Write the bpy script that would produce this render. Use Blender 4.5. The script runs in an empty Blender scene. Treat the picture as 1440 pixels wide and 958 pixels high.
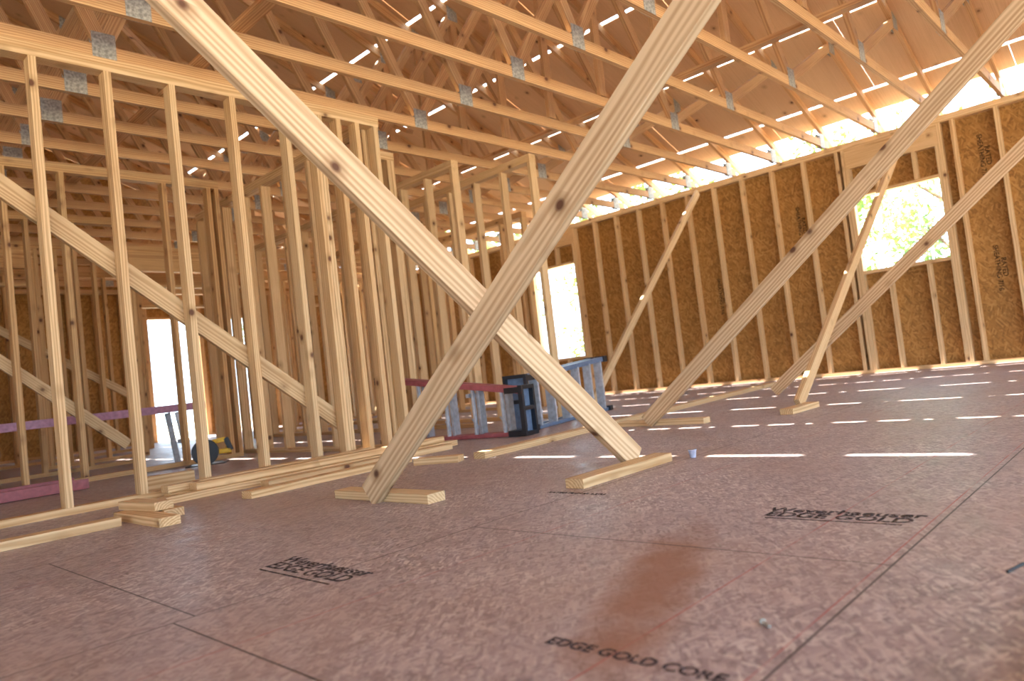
import bpy, math, random
from mathutils import Vector, Matrix
random.seed(7)
S=bpy.context.scene
S.view_settings.view_transform='Standard'
H_CAM=0.46
# ---------------------------------------------------------------- materials
def new_mat(name):
    m=bpy.data.materials.new(name); m.use_nodes=True
    nt=m.node_tree; b=nt.nodes["Principled BSDF"]
    return m,nt,b
def nd(nt,t,**k):
    n=nt.nodes.new(t)
    for a,v in k.items(): setattr(n,a,v)
    return n
def mth(nt,op,a,b=None,c=None,clamp=False):
    n=nt.nodes.new("ShaderNodeMath"); n.operation=op; n.use_clamp=clamp
    for i,x in enumerate((a,b,c)):
        if x is None: continue
        if isinstance(x,(int,float)): n.inputs[i].default_value=x
        else: nt.links.new(x,n.inputs[i])
    return n.outputs[0]
def mix(nt,f,a,b,mode='MIX'):
    n=nt.nodes.new("ShaderNodeMix"); n.data_type='RGBA'; n.blend_type=mode
    for i,x in ((0,f),(6,a),(7,b)):
        if isinstance(x,(int,float)): n.inputs[i].default_value=x
        elif isinstance(x,tuple): n.inputs[i].default_value=(x[0],x[1],x[2],1)
        else: nt.links.new(x,n.inputs[i])
    return n.outputs[2]
def ramp(nt,f,stops):
    n=nt.nodes.new("ShaderNodeValToRGB"); r=n.color_ramp
    while len(r.elements)<len(stops): r.elements.new(0.5)
    for e,(p,c) in zip(r.elements,stops):
        e.position=p; e.color=(c[0],c[1],c[2],1) if isinstance(c,tuple) else (c,c,c,1)
    nt.links.new(f,n.inputs[0]); return n.outputs[0]
def scl(nt,v,s,off=(0,0,0),rot=(0,0,0)):
    n=nt.nodes.new("ShaderNodeMapping"); n.inputs[3].default_value=s; n.inputs[1].default_value=off; n.inputs[2].default_value=rot
    nt.links.new(v,n.inputs[0]); return n.outputs[0]

def wood_mat(name,light,dark,knot=(0.13,0.05,0.02),knots=0.80,ring=0.5,lo=.35,hi=1.0,rs=26):
    m,nt,b=new_mat(name)
    loc=nd(nt,"ShaderNodeAttribute",attribute_name="loc").outputs["Vector"]
    rnd=nd(nt,"ShaderNodeAttribute",attribute_name="rnd").outputs["Fac"]
    oi=nd(nt,"ShaderNodeObjectInfo").outputs["Random"]
    w=nd(nt,"ShaderNodeTexWave",wave_type='RINGS',rings_direction='X'); w.inputs["Scale"].default_value=rs
    w.inputs["Distortion"].default_value=5; w.inputs["Detail"].default_value=2; w.inputs["Detail Scale"].default_value=.7
    nt.links.new(scl(nt,loc,(0.10,1,1)),w.inputs["Vector"])
    n1=nd(nt,"ShaderNodeTexNoise"); n1.inputs["Scale"].default_value=1; n1.inputs["Detail"].default_value=4
    nt.links.new(scl(nt,loc,(2.5,90,90)),n1.inputs["Vector"])
    n2=nd(nt,"ShaderNodeTexNoise"); n2.inputs["Scale"].default_value=1
    nt.links.new(scl(nt,loc,(1.2,6,6)),n2.inputs["Vector"])
    g=mth(nt,'ADD',mth(nt,'MULTIPLY',w.outputs["Fac"],ring),mth(nt,'MULTIPLY',n1.outputs["Fac"],0.7))
    g=mth(nt,'ADD',g,mth(nt,'MULTIPLY',n2.outputs["Fac"],0.35))
    g=mth(nt,'ADD',g,mth(nt,'MULTIPLY',mth(nt,'SUBTRACT',rnd,0.5),0.35))
    col=ramp(nt,mth(nt,'MULTIPLY',g,0.8),[(lo,light),(hi,dark)])
    v=nd(nt,"ShaderNodeTexVoronoi"); v.inputs["Scale"].default_value=9
    nt.links.new(scl(nt,loc,(0.8,1,1)),v.inputs["Vector"])
    sp=nd(nt,"ShaderNodeSeparateColor"); nt.links.new(v.outputs["Color"],sp.inputs[0])
    sel=mth(nt,'GREATER_THAN',sp.outputs[0],knots)
    kn=ramp(nt,v.outputs["Distance"],[(0.10,1.0),(0.19,0.0)])
    halo=ramp(nt,v.outputs["Distance"],[(0.15,0.6),(0.42,0.0)])
    col=mix(nt,mth(nt,'MULTIPLY',sel,halo),col,tuple(0.75*c for c in dark))
    col=mix(nt,mth(nt,'MULTIPLY',sel,kn),col,knot)
    var=mth(nt,'ADD',0.80,mth(nt,'MULTIPLY',mth(nt,'ADD',rnd,oi),0.19))
    hs=nd(nt,"ShaderNodeHueSaturation"); nt.links.new(col,hs.inputs["Color"]); nt.links.new(var,hs.inputs["Value"])
    nt.links.new(hs.outputs[0],b.inputs["Base Color"]); b.inputs["Roughness"].default_value=0.65
    bp=nd(nt,"ShaderNodeBump"); bp.inputs["Strength"].default_value=0.15; bp.inputs["Distance"].default_value=0.002
    nt.links.new(n1.outputs["Fac"],bp.inputs["Height"]); nt.links.new(bp.outputs[0],b.inputs["Normal"])
    return m
LUM=wood_mat("pine_lumber",(0.70,0.46,0.215),(0.40,0.20,0.07))
LUM2=wood_mat("fresh_pine_lumber",(0.77,0.56,0.31),(0.46,0.26,0.10),hi=.98)
HERO=wood_mat("brace_pine_lumber",(0.82,0.62,0.38),(0.44,0.24,0.10),hi=1.06,ring=.52,rs=20,knots=.82)
TRS=wood_mat("truss_lumber",(0.72,0.48,0.24),(0.44,0.215,0.085))

def flakes(nt,vec,k=1.0):
    outs=[]
    for i,(ang,sx,sy) in enumerate(((0.3,14,60),(1.5,12,50),(2.5,16,66))):
        v=nd(nt,"ShaderNodeTexVoronoi"); v.inputs["Scale"].default_value=k
        nt.links.new(scl(nt,scl(nt,vec,(1,1,1),(i*3.3,i*1.7,0),(0,0,ang)),(sx,sy,30)),v.inputs["Vector"])
        sp=nd(nt,"ShaderNodeSeparateColor"); nt.links.new(v.outputs["Color"],sp.inputs[0]); outs.append((sp.outputs[0],sp.outputs[1]))
    a=mix(nt,mth(nt,'GREATER_THAN',outs[0][1],0.5),outs[0][0],outs[1][0])
    a=mix(nt,mth(nt,'GREATER_THAN',outs[2][1],0.6),a,outs[2][0])
    return a
def osb_mat(name,c0,c1,c2):
    m,nt,b=new_mat(name)
    loc=nd(nt,"ShaderNodeAttribute",attribute_name="loc").outputs["Vector"]
    a=flakes(nt,loc)
    n=nd(nt,"ShaderNodeTexNoise"); n.inputs["Scale"].default_value=1.3; nt.links.new(loc,n.inputs["Vector"])
    f=mth(nt,'ADD',mth(nt,'MULTIPLY',a,0.6),mth(nt,'MULTIPLY',n.outputs["Fac"],0.4))
    nt.links.new(ramp(nt,f,[(0.2,c0),(0.5,c1),(0.85,c2)]),b.inputs["Base Color"]); b.inputs["Roughness"].default_value=0.7
    return m
OSB=osb_mat("osb_wall_sheathing",(0.25,0.115,0.022),(0.38,0.185,0.04),(0.50,0.27,0.075))
ROOF=wood_mat("plywood_roof_sheathing",(0.74,0.50,0.29),(0.54,0.31,0.15),knots=.9,ring=.25)

def plain(name,col,rough=0.5,metal=0.0,noise=0.1,scale=30,worn=False):
    m,nt,b=new_mat(name)
    n=nd(nt,"ShaderNodeTexNoise"); n.inputs["Scale"].default_value=scale
    tc=nd(nt,"ShaderNodeTexCoord"); nt.links.new(tc.outputs["Object"],n.inputs["Vector"])
    c0=tuple(c*(1-noise*2) for c in col); c1=tuple(min(1,c*(1+noise*2)) for c in col)
    nt.links.new(ramp(nt,n.outputs["Fac"],[(0.3,c0),(0.7,c1)]),b.inputs["Base Color"])
    b.inputs["Roughness"].default_value=rough; b.inputs["Metallic"].default_value=metal
    if worn:
        n3=nd(nt,"ShaderNodeTexNoise"); n3.inputs["Scale"].default_value=90; n3.inputs["Detail"].default_value=5
        nt.links.new(tc.outputs["Object"],n3.inputs["Vector"])
        nt.links.new(ramp(nt,n3.outputs["Fac"],[(0.40,0.1),(0.56,worn)]),b.inputs["Alpha"])
    return m
STEEL=plain("galvanized_plate",(0.36,0.36,0.33),0.6,0.1,0.2,60)
ALU=plain("aluminium",(0.48,0.52,0.58),0.4,0.3)
RED=plain("red_fibreglass",(0.34,0.09,0.10),0.4)
PINK=plain("faded_purple_fibreglass",(0.42,0.20,0.30),0.4)
BLUE=plain("blue_fibreglass",(0.13,0.20,0.32),0.4)
BLACK=plain("black_plastic",(0.012,0.014,0.02),0.4)
YEL=plain("yellow_plastic",(0.85,0.50,0.02),0.4)
INK=plain("stamp_ink",(0.035,0.03,0.04),0.8,worn=.9)
WALLINK=plain("wall_stamp_ink",(0.07,0.035,0.015),0.8,worn=.7)
CLEAR=plain("clear_plastic",(0.4,0.45,0.6),0.15)
LEAF=plain("leaves",(0.20,0.34,0.07),0.5,0,0.3,3)
BARK=plain("bark",(0.14,0.09,0.06),0.9)
DIRT=plain("sandy_ground",(0.50,0.42,0.30),0.95,0,0.15,0.8)

# ---------------------------------------------------------------- mesh builder
class MB:
    def __init__(s): s.v=[];s.f=[];s.m=[];s.loc=[];s.r=[];s.mats=[]
    def mi(s,mat):
        if mat not in s.mats: s.mats.append(mat)
        return s.mats.index(mat)
    def board(s,p0,p1,wdir,w,t,mat):
        p0=Vector(p0);p1=Vector(p1);a=p1-p0;L=a.length;a.normalize()
        wd=Vector(wdir);wd=(wd-a*wd.dot(a)).normalized();td=a.cross(wd)
        o2=Vector((random.uniform(-40,40),random.uniform(0.03,0.12)*random.choice((-1,1)),random.uniform(0.03,0.10)))
        r=random.random(); n=len(s.v)
        for i in (0,1):
            for j in (-.5,.5):
                for k in (-.5,.5):
                    s.v.append(p0+a*(L*i)+wd*(w*j)+td*(t*k)); s.loc.append(o2+Vector((L*i,w*j,t*k))); s.r.append(r)
        mi=s.mi(mat)
        for q in ((0,1,3,2),(4,6,7,5),(0,4,5,1),(2,3,7,6),(0,2,6,4),(1,5,7,3)):
            s.f.append([n+x for x in q]); s.m.append(mi)
    def box(s,a,b,mat):
        a=Vector(a);b=Vector(b);d=b-a;c=(a+b)/2
        s.board((a.x,c.y,c.z),(b.x,c.y,c.z),(0,1,0),abs(d.y),abs(d.z),mat)
    def cyl(s,p0,p1,r0,r1,mat,n=16):
        p0=Vector(p0);p1=Vector(p1);a=(p1-p0).normalized()
        x=a.orthogonal().normalized();y=a.cross(x);k=len(s.v)
        for p,r in ((p0,r0),(p1,r1)):
            for i in range(n):
                t=2*math.pi*i/n;s.v.append(p+x*r*math.cos(t)+y*r*math.sin(t));s.loc.append(s.v[-1].copy());s.r.append(.5)
        mi=s.mi(mat)
        for i in range(n): s.f.append([k+i,k+(i+1)%n,k+n+(i+1)%n,k+n+i]);s.m.append(mi)
        s.f.append([k+i for i in range(n)][::-1]);s.m.append(mi);s.f.append([k+n+i for i in range(n)]);s.m.append(mi)
    def poly(s,pts,mat):
        k=len(s.v)
        for p in pts: s.v.append(Vector(p));s.loc.append(Vector((p[0],p[2],p[1])));s.r.append(.5)
        s.f.append(list(range(k,k+len(pts))));s.m.append(s.mi(mat))
    def mesh(s,name):
        me=bpy.data.meshes.new(name);me.from_pydata([tuple(v) for v in s.v],[],s.f);me.update()
        for m in s.mats: me.materials.append(m)
        me.polygons.foreach_set("material_index",s.m)
        at=me.attributes.new("loc",'FLOAT_VECTOR','POINT');at.data.foreach_set("vector",[c for l in s.loc for c in l])
        at=me.attributes.new("rnd",'FLOAT','POINT');at.data.foreach_set("value",s.r)
        return me
    def obj(s,name,bevel=0,loc=None,rz=0):
        ob=bpy.data.objects.new(name,s.mesh(name));S.collection.objects.link(ob)
        if loc: ob.location=loc
        ob.rotation_euler=(0,0,rz)
        if bevel:
            b=ob.modifiers.new("bevel",'BEVEL');b.width=bevel;b.segments=2
        return ob

# ---------------------------------------------------------------- framed walls
WH=2.74
def wall(name,axis,c,a0,a1,ops=(),pos=None,sp=0.406,sheath=0,mat=LUM,start=None,H=None):
    mb=MB()
    if H is None: H=WH if sheath else 2.62
    P=(lambda s,o,z:(s,c+o,z)) if axis=='X' else (lambda s,o,z:(c+o,s,z))
    od=(0,1,0) if axis=='X' else (1,0,0); m=.0445
    zt=H-.076
    doors=[o for o in ops if o[2]<=0]
    segs=[];cur=a0
    for o in sorted(doors): segs.append((cur,o[0]));cur=o[1]
    segs.append((cur,a1))
    for s0,s1 in segs:
        if s1-s0>.05: mb.board(P(s0,m,.019),P(s1,m,.019),od,.089,.038,mat)
    mb.board(P(a0,m,H-.057),P(a1,m,H-.057),od,.089,.038,mat)
    mb.board(P(a0,m,H-.019),P(a1,m,H-.019),od,.089,.038,mat)
    if pos is None:
        pos=[];x=(a0 if start is None else start)+.019
        while x<a1-.06: pos.append(x);x+=sp
        pos.append(a1-.019)
    for x in pos:
        hit=None
        for o in ops:
            if o[0]-.08<x<o[1]+.08: hit=o
        if hit is None: mb.board(P(x,m,.038),P(x,m,zt),od,.089,.038,mat)
        elif hit[0]+.03<x<hit[1]-.03:
            if hit[3]+.30<zt-.235: mb.board(P(x,m,hit[3]+.038),P(x,m,zt-.235),od,.089,.038,mat)
            if hit[2]>.1: mb.board(P(x,m,.038),P(x,m,hit[2]-.038),od,.089,.038,mat)
    for o in ops:
        for sgn,e in ((-1,o[0]),(1,o[1])):
            mb.board(P(e+sgn*.020,m,.038),P(e+sgn*.020,m,zt-.235),od,.089,.038,mat)
            mb.board(P(e+sgn*.059,m,.038),P(e+sgn*.059,m,zt),od,.089,.038,mat)
        mb.board(P(o[0]-.038,m,zt-.1175),P(o[1]+.038,m,zt-.1175),(0,0,1),.234,.085,mat)
        mb.board(P(o[0],m,o[3]+.019),P(o[1],m,o[3]+.019),od,.089,.038,mat)
        if o[2]>.1: mb.board(P(o[0],m,o[2]-.019),P(o[1],m,o[2]-.019),od,.089,.038,mat)
    if sheath:
        so=.089+.006 if sheath>0 else -.006
        cuts=sorted(set([a0,a1]+[e for o in ops for e in (o[0],o[1])]))
        allc=[]
        for u0,u1 in zip(cuts[:-1],cuts[1:]):
            n=max(1,math.ceil((u1-u0)/1.22))
            for i in range(n): allc.append((u0+(u1-u0)*i/n,u0+(u1-u0)*(i+1)/n))
        for u0,u1 in allc:
            o=[q for q in ops if q[0]-.001<=u0 and u1<=q[1]+.001]
            zs=[(-.15,H)] if not o else [(o[0][3],H)]+([(-.15,o[0][2])] if o[0][2]>.1 else [])
            for z0,z1 in zs: mb.board(P((u0+u1)/2,so,z0),P((u0+u1)/2,so,z1),(1,0,0) if axis=='X' else (0,1,0),u1-u0-.002,.011,OSB)
    return mb.obj(name)

XR=9.0; YB=13.5; Y0=-6.0; XL=-9.0
wall("wall_right",'Y',XR,Y0,YB,ops=[(1.85,2.75,1.20,2.08),(7.0,7.9,0.64,2.12)],sheath=1,start=0.02-15*.406,mat=LUM2)
wall("wall_left",'Y',XL-.089,Y0,YB,ops=[(-5.4,-1.2,0,2.35),(-.6,2.6,0,2.35)],sheath=-1)  # unseen wall; its wide openings are added to light the right wall
wall("wall_back",'X',YB,XL,XR+.1,ops=[(4.85,5.75,0,2.2),(6.0,6.9,0,2.2)],sheath=1)
wall("partition_wall",'X',4.33,-3.0,3.36,pos=[-2.9,-2.5,-2.1,-1.7,-1.3,-.9,-.5,-.1,.3,.70,1.09,1.46,1.82,2.2,2.58,2.80,2.84,3.0,3.16,3.33],mat=LUM2,H=2.54)
wall("partition_wall",'Y',3.27,4.43,7.5,mat=LUM2,H=2.54)
wall("partition_wall",'X',5.14,3.78,4.12,pos=[3.80,4.06,4.10],mat=LUM2)
wall("partition_wall",'Y',4.75,5.05,9.4,mat=LUM2)
wall("partition_wall",'Y',5.34,4.55,6.7,mat=LUM2)
wall("partition_wall",'X',6.55,-3.0,3.1,mat=LUM,start=-2.7)
wall("partition_wall",'X',8.2,-3.0,2.75,mat=LUM)
wall("partition_wall",'X',9.5,0.0,8.9,ops=[(1.4,2.2,0,2.1),(3.3,4.7,0,2.1)],mat=LUM)
wall("partition_wall",'X',11.3,-3.0,8.9,ops=[(4.0,5.6,0,2.1),(6.6,7.4,0,2.1)],mat=LUM)
wall("partition_wall",'Y',7.1,6.3,9.4,mat=LUM)
wall("partition_wall",'Y',1.3,8.35,11.2,mat=LUM)
wall("partition_wall",'Y',6.1,7.3,9.4,mat=LUM)

# floor
def floor_mat():
    m,nt,b=new_mat("osb_subfloor")
    pos=nd(nt,"ShaderNodeNewGeometry").outputs["Position"]
    sx=nd(nt,"ShaderNodeSeparateXYZ");nt.links.new(pos,sx.inputs[0]);X=sx.outputs[0];Y=sx.outputs[1]
    a=flakes(nt,pos,1.8); a2=flakes(nt,scl(nt,pos,(1,1,1),(7.7,3.1,0)),2.2); a3=flakes(nt,scl(nt,pos,(1,1,1),(2.7,9.1,0)),2.4)
    def noise(s,d,off=0):
        n=nd(nt,"ShaderNodeTexNoise"); n.inputs["Scale"].default_value=s;n.inputs["Detail"].default_value=d
        nt.links.new(scl(nt,pos,(1,1,1),(off,off,0)),n.inputs["Vector"]);return n.outputs["Fac"]
    n=noise(0.8,5);n2=noise(9,6);n3=noise(1.6,4,5)
    f=mth(nt,'ADD',mth(nt,'MULTIPLY',a,0.45),mth(nt,'MULTIPLY',n2,0.55))
    col=ramp(nt,f,[(0.2,(0.21,0.16,0.165)),(0.46,(0.33,0.26,0.265)),(0.72,(0.44,0.365,0.36))])
    col=mix(nt,mth(nt,'MULTIPLY',mth(nt,'GREATER_THAN',a3,0.88),.45),col,(0.13,0.09,0.09))
    chip=mth(nt,'MULTIPLY',mth(nt,'GREATER_THAN',a2,0.82),ramp(nt,n3,[(0.42,0.2),(0.58,1.0)]))
    col=mix(nt,mth(nt,'MULTIPLY',chip,.6),col,(0.66,0.60,0.57))
    col=mix(nt,ramp(nt,n,[(0.46,0.0),(0.68,0.5)]),col,(0.40,0.265,0.205))
    sx_=mth(nt,'SUBTRACT',X,1.24);sy_=mth(nt,'SUBTRACT',Y,.86)
    ds=mth(nt,'ADD',mth(nt,'MULTIPLY',sx_,.93),mth(nt,'MULTIPLY',sy_,.36))
    dt=mth(nt,'SUBTRACT',mth(nt,'MULTIPLY',sx_,.36),mth(nt,'MULTIPLY',sy_,.93))
    e=mth(nt,'ADD',mth(nt,'POWER',mth(nt,'MULTIPLY',ds,1.6),2),mth(nt,'POWER',mth(nt,'MULTIPLY',dt,9),2))
    e=mth(nt,'ADD',e,mth(nt,'MULTIPLY',mth(nt,'SUBTRACT',n2,.5),1.4))
    st=ramp(nt,e,[(0.0,0.8),(1.2,0.0)])
    col=mix(nt,st,col,(0.27,0.125,0.07))
    ry=mth(nt,'DIVIDE',mth(nt,'SUBTRACT',Y,0.49),1.22)
    fy=mth(nt,'FRACT',ry); dy=mth(nt,'MULTIPLY',mth(nt,'MINIMUM',fy,mth(nt,'SUBTRACT',1,fy)),1.22)
    row=mth(nt,'FLOOR',ry)
    rx=mth(nt,'ADD',mth(nt,'DIVIDE',mth(nt,'SUBTRACT',X,1.53),2.44),mth(nt,'MULTIPLY',row,0.357))
    fx=mth(nt,'FRACT',rx); dx=mth(nt,'MULTIPLY',mth(nt,'MINIMUM',fx,mth(nt,'SUBTRACT',1,fx)),2.44)
    dx2=mth(nt,'ADD',mth(nt,'ABSOLUTE',mth(nt,'SUBTRACT',X,.61)),mth(nt,'MULTIPLY',mth(nt,'GREATER_THAN',mth(nt,'ABSOLUTE',row),.5),5))
    seam=mth(nt,'LESS_THAN',mth(nt,'MINIMUM',mth(nt,'MINIMUM',dy,dx),dx2),0.0022)
    for y0 in (1.42,.73,.51,2.6,-.4):
        ch=mth(nt,'LESS_THAN',mth(nt,'ABSOLUTE',mth(nt,'SUBTRACT',Y,y0)),0.0015)
        ch=mth(nt,'MULTIPLY',ch,ramp(nt,n2,[(0.35,0.3),(0.55,0.9)]))
        col=mix(nt,ch,col,(0.36,0.05,0.04))
    col=mix(nt,seam,col,(0.025,0.018,0.018))
    nt.links.new(col,b.inputs["Base Color"])
    nt.links.new(mth(nt,'ADD',ramp(nt,n2,[(0.3,0.36),(0.7,0.56)]),mth(nt,'MULTIPLY',st,.35)),b.inputs["Roughness"])
    bp=nd(nt,"ShaderNodeBump"); bp.inputs["Strength"].default_value=0.3; bp.inputs["Distance"].default_value=0.002
    nt.links.new(a,bp.inputs["Height"]); nt.links.new(bp.outputs[0],b.inputs["Normal"])
    return m
FLOOR=floor_mat()
mb=MB();mb.box((XL,Y0,-.25),(XR+.1,YB+.1,0),FLOOR);mb.obj("floor")
mb=MB();mb.box((-80,-80,-.9),(80,80,-.5),DIRT);mb.obj("ground")

# roof trusses
RP=.4
def zr(x): return 2.96+RP*(XR-abs(x))
def truss_mesh():
    mb=MB();w=.089;t=.038
    for sg in (1,-1):
        c=math.sqrt(1+RP*RP);hz=w/2*c
        mb.board((sg*9.4,0,zr(9.4)-hz),(0.0,0,zr(0)-hz),(0,0,1),w,t,TRS)
        B=[6.5,4.17,1.6];T=[7.7,5.3,2.8,0.0]
        pts=[(T[0],1),(B[0],0),(T[1],1),(B[1],0),(T[2],1),(B[2],0),(T[3],1)]
        P=[Vector((sg*x,0,(zr(x)-hz) if k else WH+.06+w/2-.02)) for x,k in pts]
        for q0,q1 in zip(P[:-1],P[1:]):
            d=(q1-q0).normalized();mb.board(q0+d*.05,q1-d*.05,(d.z,0,-d.x),w,t*.98,TRS)
        mb.board((sg*T[1],0,WH+.1),(sg*T[1],0,zr(T[1])-.1),(1,0,0),w,t*.97,TRS)
        for p in P+[Vector((sg*8.85,0,WH+.07))]:
            for yy in (-t/2-.0015,t/2+.0015): mb.board(p+Vector((-.07,yy,0)),p+Vector((.07,yy,0)),(0,0,1),.17,.002,STEEL)
    mb.board((-XR-.05,0,WH+w/2),(XR+.05,0,WH+w/2),(0,0,1),w,t*.99,TRS)
    return mb.mesh("roof_truss")
tm=truss_mesh()
y=2.98-.60*14
while y<YB+.1:
    o=bpy.data.objects.new("roof_truss",tm);o.location=(0,y,0);S.collection.objects.link(o);y+=.60
mb=MB()
for x,z in ((2.2,WH+.11),(5.6,WH+.11),(-3,WH+.11)): mb.board((x,Y0+.3,z),(x,YB-.1,z),(1,0,0),.089,.038,TRS)
for x in (2.2,4.4):
    for y in (5.2,9.0): mb.board((x,y,WH+.15),(x,y+3,zr(x)-.15),(1,0,0),.089,.038,TRS)
mb.obj("truss_lateral_brace")
mb=MB();yy=YB+.095
mb.poly([(XL-.1,yy,WH-.1),(XR+.1,yy,WH-.1),(XR+.1,yy,zr(9.1)),(0,yy,zr(0)),(XL-.1,yy,zr(9.1))],OSB)
mb.obj("wall_gable")
# sheathing
mb=MB();G=.036
slits=[8.57-1.13*k for k in range(0,8)]
edges=[8.93]+slits+[0.0]
for sg in (1,-1):
    for i,(xa,xb) in enumerate(zip(edges[:-1],edges[1:])):
        gap=lambda x: G/2 if 2.5<x<9 else 0.0005
        x0=xa-(gap(xa) if i>0 else 0);x1=xb+(gap(xb) if i<len(edges)-2 else 0)
        if x0-x1<.1: continue
        yy=Y0-.3-(i%2)*1.22
        while yy<YB+.6:
            y1=min(yy+2.435,YB+.6);ys=max(yy,Y0-.3)
            if y1-ys>.1:
                ym=(ys+y1)/2
                mb.board((sg*x0,ym,zr(x0)+.007),(sg*x1,ym,zr(x1)+.007),(0,1,0),y1-ys,.010,ROOF)
            yy+=2.44
mb.obj("ceiling")

# braces
def brace(name,p0,p1,wd,mat=LUM2,w=.089,t=.038,bev=.002):
    mb=MB();mb.board(p0,p1,wd,w,t,mat);return mb.obj(name,bev)
brace("diagonal_brace",(2.66,1.86,.03),(-.45,1.86,2.6),(0,0,1),w=.110,mat=HERO)
brace("diagonal_brace",(1.74,2.56,.03),(1.74,-.70,2.6),(0,0,1),w=.108,mat=HERO)
brace("diagonal_brace",(4.23,2.82,.03),(4.23,-.55,2.7),(0,0,1),w=.10,mat=HERO)
brace("diagonal_brace",(6.5,2.9,.03),(6.5,-.5,2.7),(0,0,1),w=.10,mat=HERO)
brace("diagonal_brace",(4.97,2.06,.03),(8.9,2.06,2.72),(0,0,1))
brace("diagonal_brace",(6.3,4.9,.03),(8.95,4.7,2.65),(0,0,1))
brace("diagonal_brace",(0.3,4.45,2.25),(2.9,4.45,.22),(0,0,1),w=.11)
brace("diagonal_brace",(0.2,6.67,2.0),(2.15,6.67,.25),(0,0,1))
brace("diagonal_brace",(0.0,8.32,1.5),(1.25,8.32,.3),(0,0,1))
brace("diagonal_brace",(1.45,9.62,1.9),(3.2,9.62,.75),(0,0,1))
brace("diagonal_brace",(6.3,8.9,.1),(7.0,8.9,1.9),(0,0,1))
def lum(name,p0,p1,z=.019,w=.089,t=.038,mat=LUM2):
    d=Vector((p1[0]-p0[0],p1[1]-p0[1],0));return brace(name,(p0[0],p0[1],z),(p1[0],p1[1],z),(-d.y,d.x,0),mat,w,t)
lum("lumber_board",(2.86,3.08),(8.0,3.58))
lum("wood_block",(2.14,1.79),(2.78,1.79))
lum("wood_block",(1.81,2.22),(1.81,2.88))
lum("wood_block",(2.66,3.41),(2.78,3.15))
lum("wood_block",(4.30,2.40),(4.30,3.10))
lum("wood_block",(4.60,1.99),(5.05,1.99))
lum("lumber_board",(-.5,3.53),(1.07,3.53))
lum("wood_block",(1.16,3.74),(1.16,3.18));lum("wood_block",(1.27,3.80),(1.27,3.42))
lum("wood_block",(1.20,3.80),(1.24,3.45),z=.0575)
lum("wood_block",(1.62,4.85),(1.92,4.80),z=.045,t=.089)
mb=MB()
for (a,b,y,z) in ((1.42,3.5,3.97,.019),(1.5,3.3,4.12,.019),(1.6,3.42,4.02,.058),(1.5,2.9,4.15,.058)): mb.board((a,y,z),(b,y+.06,z),(0,1,0),.089,.038,LUM2)
mb.obj("lumber_stack",.002)
lum("lumber_board",(1.65,3.50),(2.75,3.62));lum("lumber_board",(1.9,3.80),(3.3,3.86))
lum("lumber_board",(.3,.135),(1.5,.115))

# ladders
def stepladder(loc,rz,L,w0,w1,railm,depth=.16,steps=5):
    mb=MB()
    for y0,mat,st in ((0,railm,True),(depth,railm,False)):
        hw=.06 if st else .04
        mb.board((0,y0,.018),(L,y0,.018),(0,1,0),hw,.03,mat)
        mb.board((0,y0,w0),(L,y0,w1),(0,1,0),hw,.045,mat)
        for i in range(steps):
            x=L*(i+.6)/steps;zt=w0+(w1-w0)*x/L
            mb.board((x,y0,.03),(x,y0,zt-.012),(0,1,0),.08 if st else .03,.028 if st else .02,ALU)
            if st: mb.board((x,y0,.03),(x+.10,y0,.15),(0,1,0),.01,.015,ALU)
        for z in (.018,w1): mb.box((L-.03,y0-.05,z-.018 if z<.1 else z-.03),(L+.05,y0+.05,z+.03),BLACK)
    h=w0+.04
    for yy in (-.045,depth+.02): mb.box((-.05,yy,0),(-.01,yy+.025,h),BLACK)
    for z in (0,h*.5,h-.03): mb.box((-.05,-.02,z),(-.01,depth+.02,z+.03),BLACK)
    mb.box((-.012,-.02,.03),(-.006,depth+.02,h-.03),BLUE)
    for zz in (0,w0-.015): mb.box((-.01,-.04,zz),(.12,depth+.03,zz+.045),BLACK)
    mb.box((.35*L,0,w0*.95),(.35*L+.03,depth,w0*.95+.03),ALU)
    return mb.obj("stepladder",.002,loc,rz)
stepladder((4.03,3.74,0),math.atan2(1.30,-.30),1.32,.34,.54,RED,depth=.10)
stepladder((4.19,3.90,0),math.atan2(.45,1.6),1.75,.42,.52,BLUE,depth=.12,steps=6)

# work platform
mb=MB()
for y in (6.95,7.2): mb.board((.6,y,.50),(2.95,y,.52),(0,0,1),.07,.03,PINK)
mb.board((.6,7.075,.52),(2.95,7.075,.54),(0,1,0),.24,.02,ALU)
for x in (.8,2.75):
    for y in (6.95,7.2): mb.board((x,y,0),(x+(.06 if x<1.5 else -.06),y,.48),(1,0,0),.05,.025,ALU)
    mb.board((x+.02,6.95,.2),(x+.02,7.2,.2),(0,0,1),.04,.02,ALU)
mb.obj("work_platform",.002)
mb=MB()
mb.board((.3,6.2,.04),(1.6,6.2,.04),(0,0,1),.07,.03,RED);mb.board((.3,5.85,.04),(1.6,5.85,.04),(0,0,1),.07,.03,RED)
for i in range(4): mb.board((.5+i*.3,5.86,.04),(.5+i*.3,6.19,.04),(1,0,0),.07,.025,ALU)
mb.obj("extension_ladder",.002)
mb=MB()
mb.cyl((0,0,.12),(0,.16,.12),.065,.055,YEL,20);mb.cyl((0,-.03,.11),(0,0,.11),.11,.11,BLACK,24);mb.cyl((0,.16,.12),(0,.19,.12),.05,.035,YEL,16)
mb.box((-.16,-.06,0),(.16,.16,.008),BLACK);mb.board((-.05,.05,.17),(.16,.05,.20),(0,0,1),.04,.035,YEL);mb.board((.16,.05,.21),(.20,.05,.10),(1,0,0),.04,.035,BLACK);mb.board((.03,.05,.10),(.20,.05,.10),(0,0,1),.04,.035,YEL)
o=mb.obj("circular_saw",.004,(2.60,6.2,0),-.6)
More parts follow.
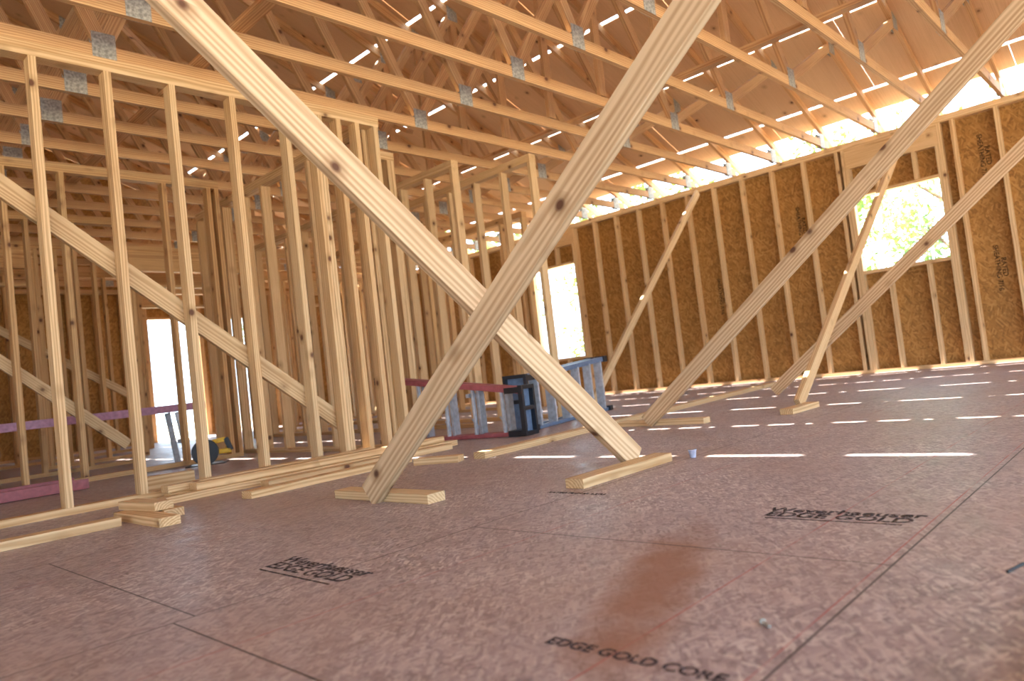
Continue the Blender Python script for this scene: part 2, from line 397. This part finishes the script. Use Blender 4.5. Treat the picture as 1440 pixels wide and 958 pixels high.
mb=MB();mb.cyl((0,0,0),(0,0,.032),.013,.018,CLEAR,20);mb.cyl((0,0,.032),(0,0,.036),.02,.02,CLEAR,20);mb.obj("plastic_cup",0,(2.88,1.70,0))
mb=MB();mb.cyl((0,0,.004),(.022,0,.004),.003,.003,STEEL,10);mb.cyl((.022,0,.005),(.027,0,.005),.006,.006,STEEL,6);mb.obj("bolt",0,(1.12,.56,0),.9)
mb=MB();q=[(0,0,.004),(.03,-.02,.012),(.06,-.03,.006),(.09,-.07,.004)]
for a_,b_ in zip(q[:-1],q[1:]): mb.cyl(a_,b_,.003,.003,BLACK,8)
mb.obj("wire_scrap",0,(1.54,.30,0))

# stamps
def stamp(lines,loc,rz,k=1,ul=True):
    cu=bpy.data.curves.new("floor_stamp",'FONT');cu.body=lines;cu.size=.078*k;cu.space_line=.8;cu.extrude=.0003;cu.offset=.0016*k;cu.align_x='CENTER'
    cu.materials.append(INK);o=bpy.data.objects.new("floor_stamp",cu);o.location=(loc[0],loc[1],.0008);o.rotation_euler=(0,0,rz);S.collection.objects.link(o)
    if ul:
        mb=MB();mb.box((-.20*k,-.092*k,-.0003),(.20*k,-.085*k,.0003),INK);u=mb.obj("underline");u.parent=o
    return o
stamp("Weyerhaeuser\nEDGE GOLD",(1.025,1.79),-math.pi/2,.9)
stamp("Weyerhaeuser\nEDGE GOLD",(1.93,.73),-math.pi/2,.85)
stamp("EDGE GOLD CORE",(.905,.70),-math.pi/2,.5,False)
stamp("RATED FLOOR 23/32",(2.05,1.72),-math.pi/2,.38,False)
def wstamp(y,z,k=1):
    cu=bpy.data.curves.new("wall_stamp",'FONT');cu.body="RATED\nSHEATHING 7/16";cu.size=.065*k;cu.space_line=.85;cu.offset=.002;cu.extrude=.0003;cu.align_x='CENTER';cu.align_y='CENTER'
    cu.materials.append(WALLINK);o=bpy.data.objects.new("wall_stamp",cu)
    o.matrix_world=Matrix(((0,0,-1,XR+.0885),(0,-1,0,y),(-1,0,0,z),(0,0,0,1)));S.collection.objects.link(o)
for y,z in ((3.42,1.9),(1.42,1.0),(1.42,2.2),(4.6,1.2)): wstamp(y,z)

# trees
def tree_mesh(seed):
    rr=random.Random(seed);mb=MB();mb.cyl((0,0,-.5),(0,0,3.2),.16,.09,BARK,10)
    for i in range(6):
        t=rr.uniform(0,6.28);mb.cyl((0,0,1.2+i*.35),(math.cos(t)*1.3,math.sin(t)*1.3,2.4+i*.4),.05,.02,BARK,6)
    cl=[(rr.uniform(-1.5,1.5),rr.uniform(-1.5,1.5),rr.uniform(1.0,4.5)) for _ in range(26)]
    for c in cl:
        for _ in range(110):
            d=Vector((rr.gauss(0,1),rr.gauss(0,1),rr.gauss(0,1))).normalized()*rr.uniform(.2,.7)
            p=Vector(c)+d;u=Vector((rr.gauss(0,1),rr.gauss(0,1),rr.gauss(0,1))).normalized();w=u.orthogonal().normalized()
            mb.poly([p-u*.09,p+w*.035,p+u*.09,p-w*.035],LEAF)
    return mb.mesh("tree")
t1=tree_mesh(1);t2=tree_mesh(2)
for i,(x,y) in enumerate(((15,2.6),(16.5,5.2),(14.5,9.5),(17,12),(4.5,21),(11,20),(1,19),(19,1),(13.5,14))):
    o=bpy.data.objects.new("tree",(t1,t2)[i%2]);o.location=(x,y,0);o.rotation_euler=(0,0,i*1.3);S.collection.objects.link(o)

# camera
r=math.radians(6.6);p=math.radians(2.76);th=math.radians(43.5);F=1010.0
Fh=Vector((math.cos(th),math.sin(th),0));R=Vector((math.sin(th),-math.cos(th),0));Z=Vector((0,0,1))
fw=Fh*math.cos(p)+Z*math.sin(p);U=Z*math.cos(p)-Fh*math.sin(p)
cx=R*math.cos(r)-U*math.sin(r);cy=R*math.sin(r)+U*math.cos(r)
M=Matrix((cx,cy,-fw)).transposed().to_4x4();M.translation=Vector((0,0,H_CAM))
cd=bpy.data.cameras.new("camera");cam=bpy.data.objects.new("camera",cd);S.collection.objects.link(cam)
cam.matrix_world=M;cd.sensor_width=36;cd.lens=F/1440*36;cd.clip_start=.02;cd.clip_end=300
cd.dof.use_dof=True;cd.dof.focus_distance=2.9;cd.dof.aperture_fstop=2.8
S.camera=cam
# light
W=bpy.data.worlds.new("World");S.world=W;W.use_nodes=True
bg=W.node_tree.nodes["Background"];bg.inputs[0].default_value=(0.66,0.82,1.0,1);bg.inputs[1].default_value=6.4
sd=bpy.data.lights.new("sun",'SUN');sd.energy=54;sd.angle=math.radians(.53);sd.color=(1,.95,.86)
so=bpy.data.objects.new("sun",sd);S.collection.objects.link(so)
so.rotation_euler=Vector((0.0,-math.tan(math.radians(25)),-1)).to_track_quat('-Z','Y').to_euler()
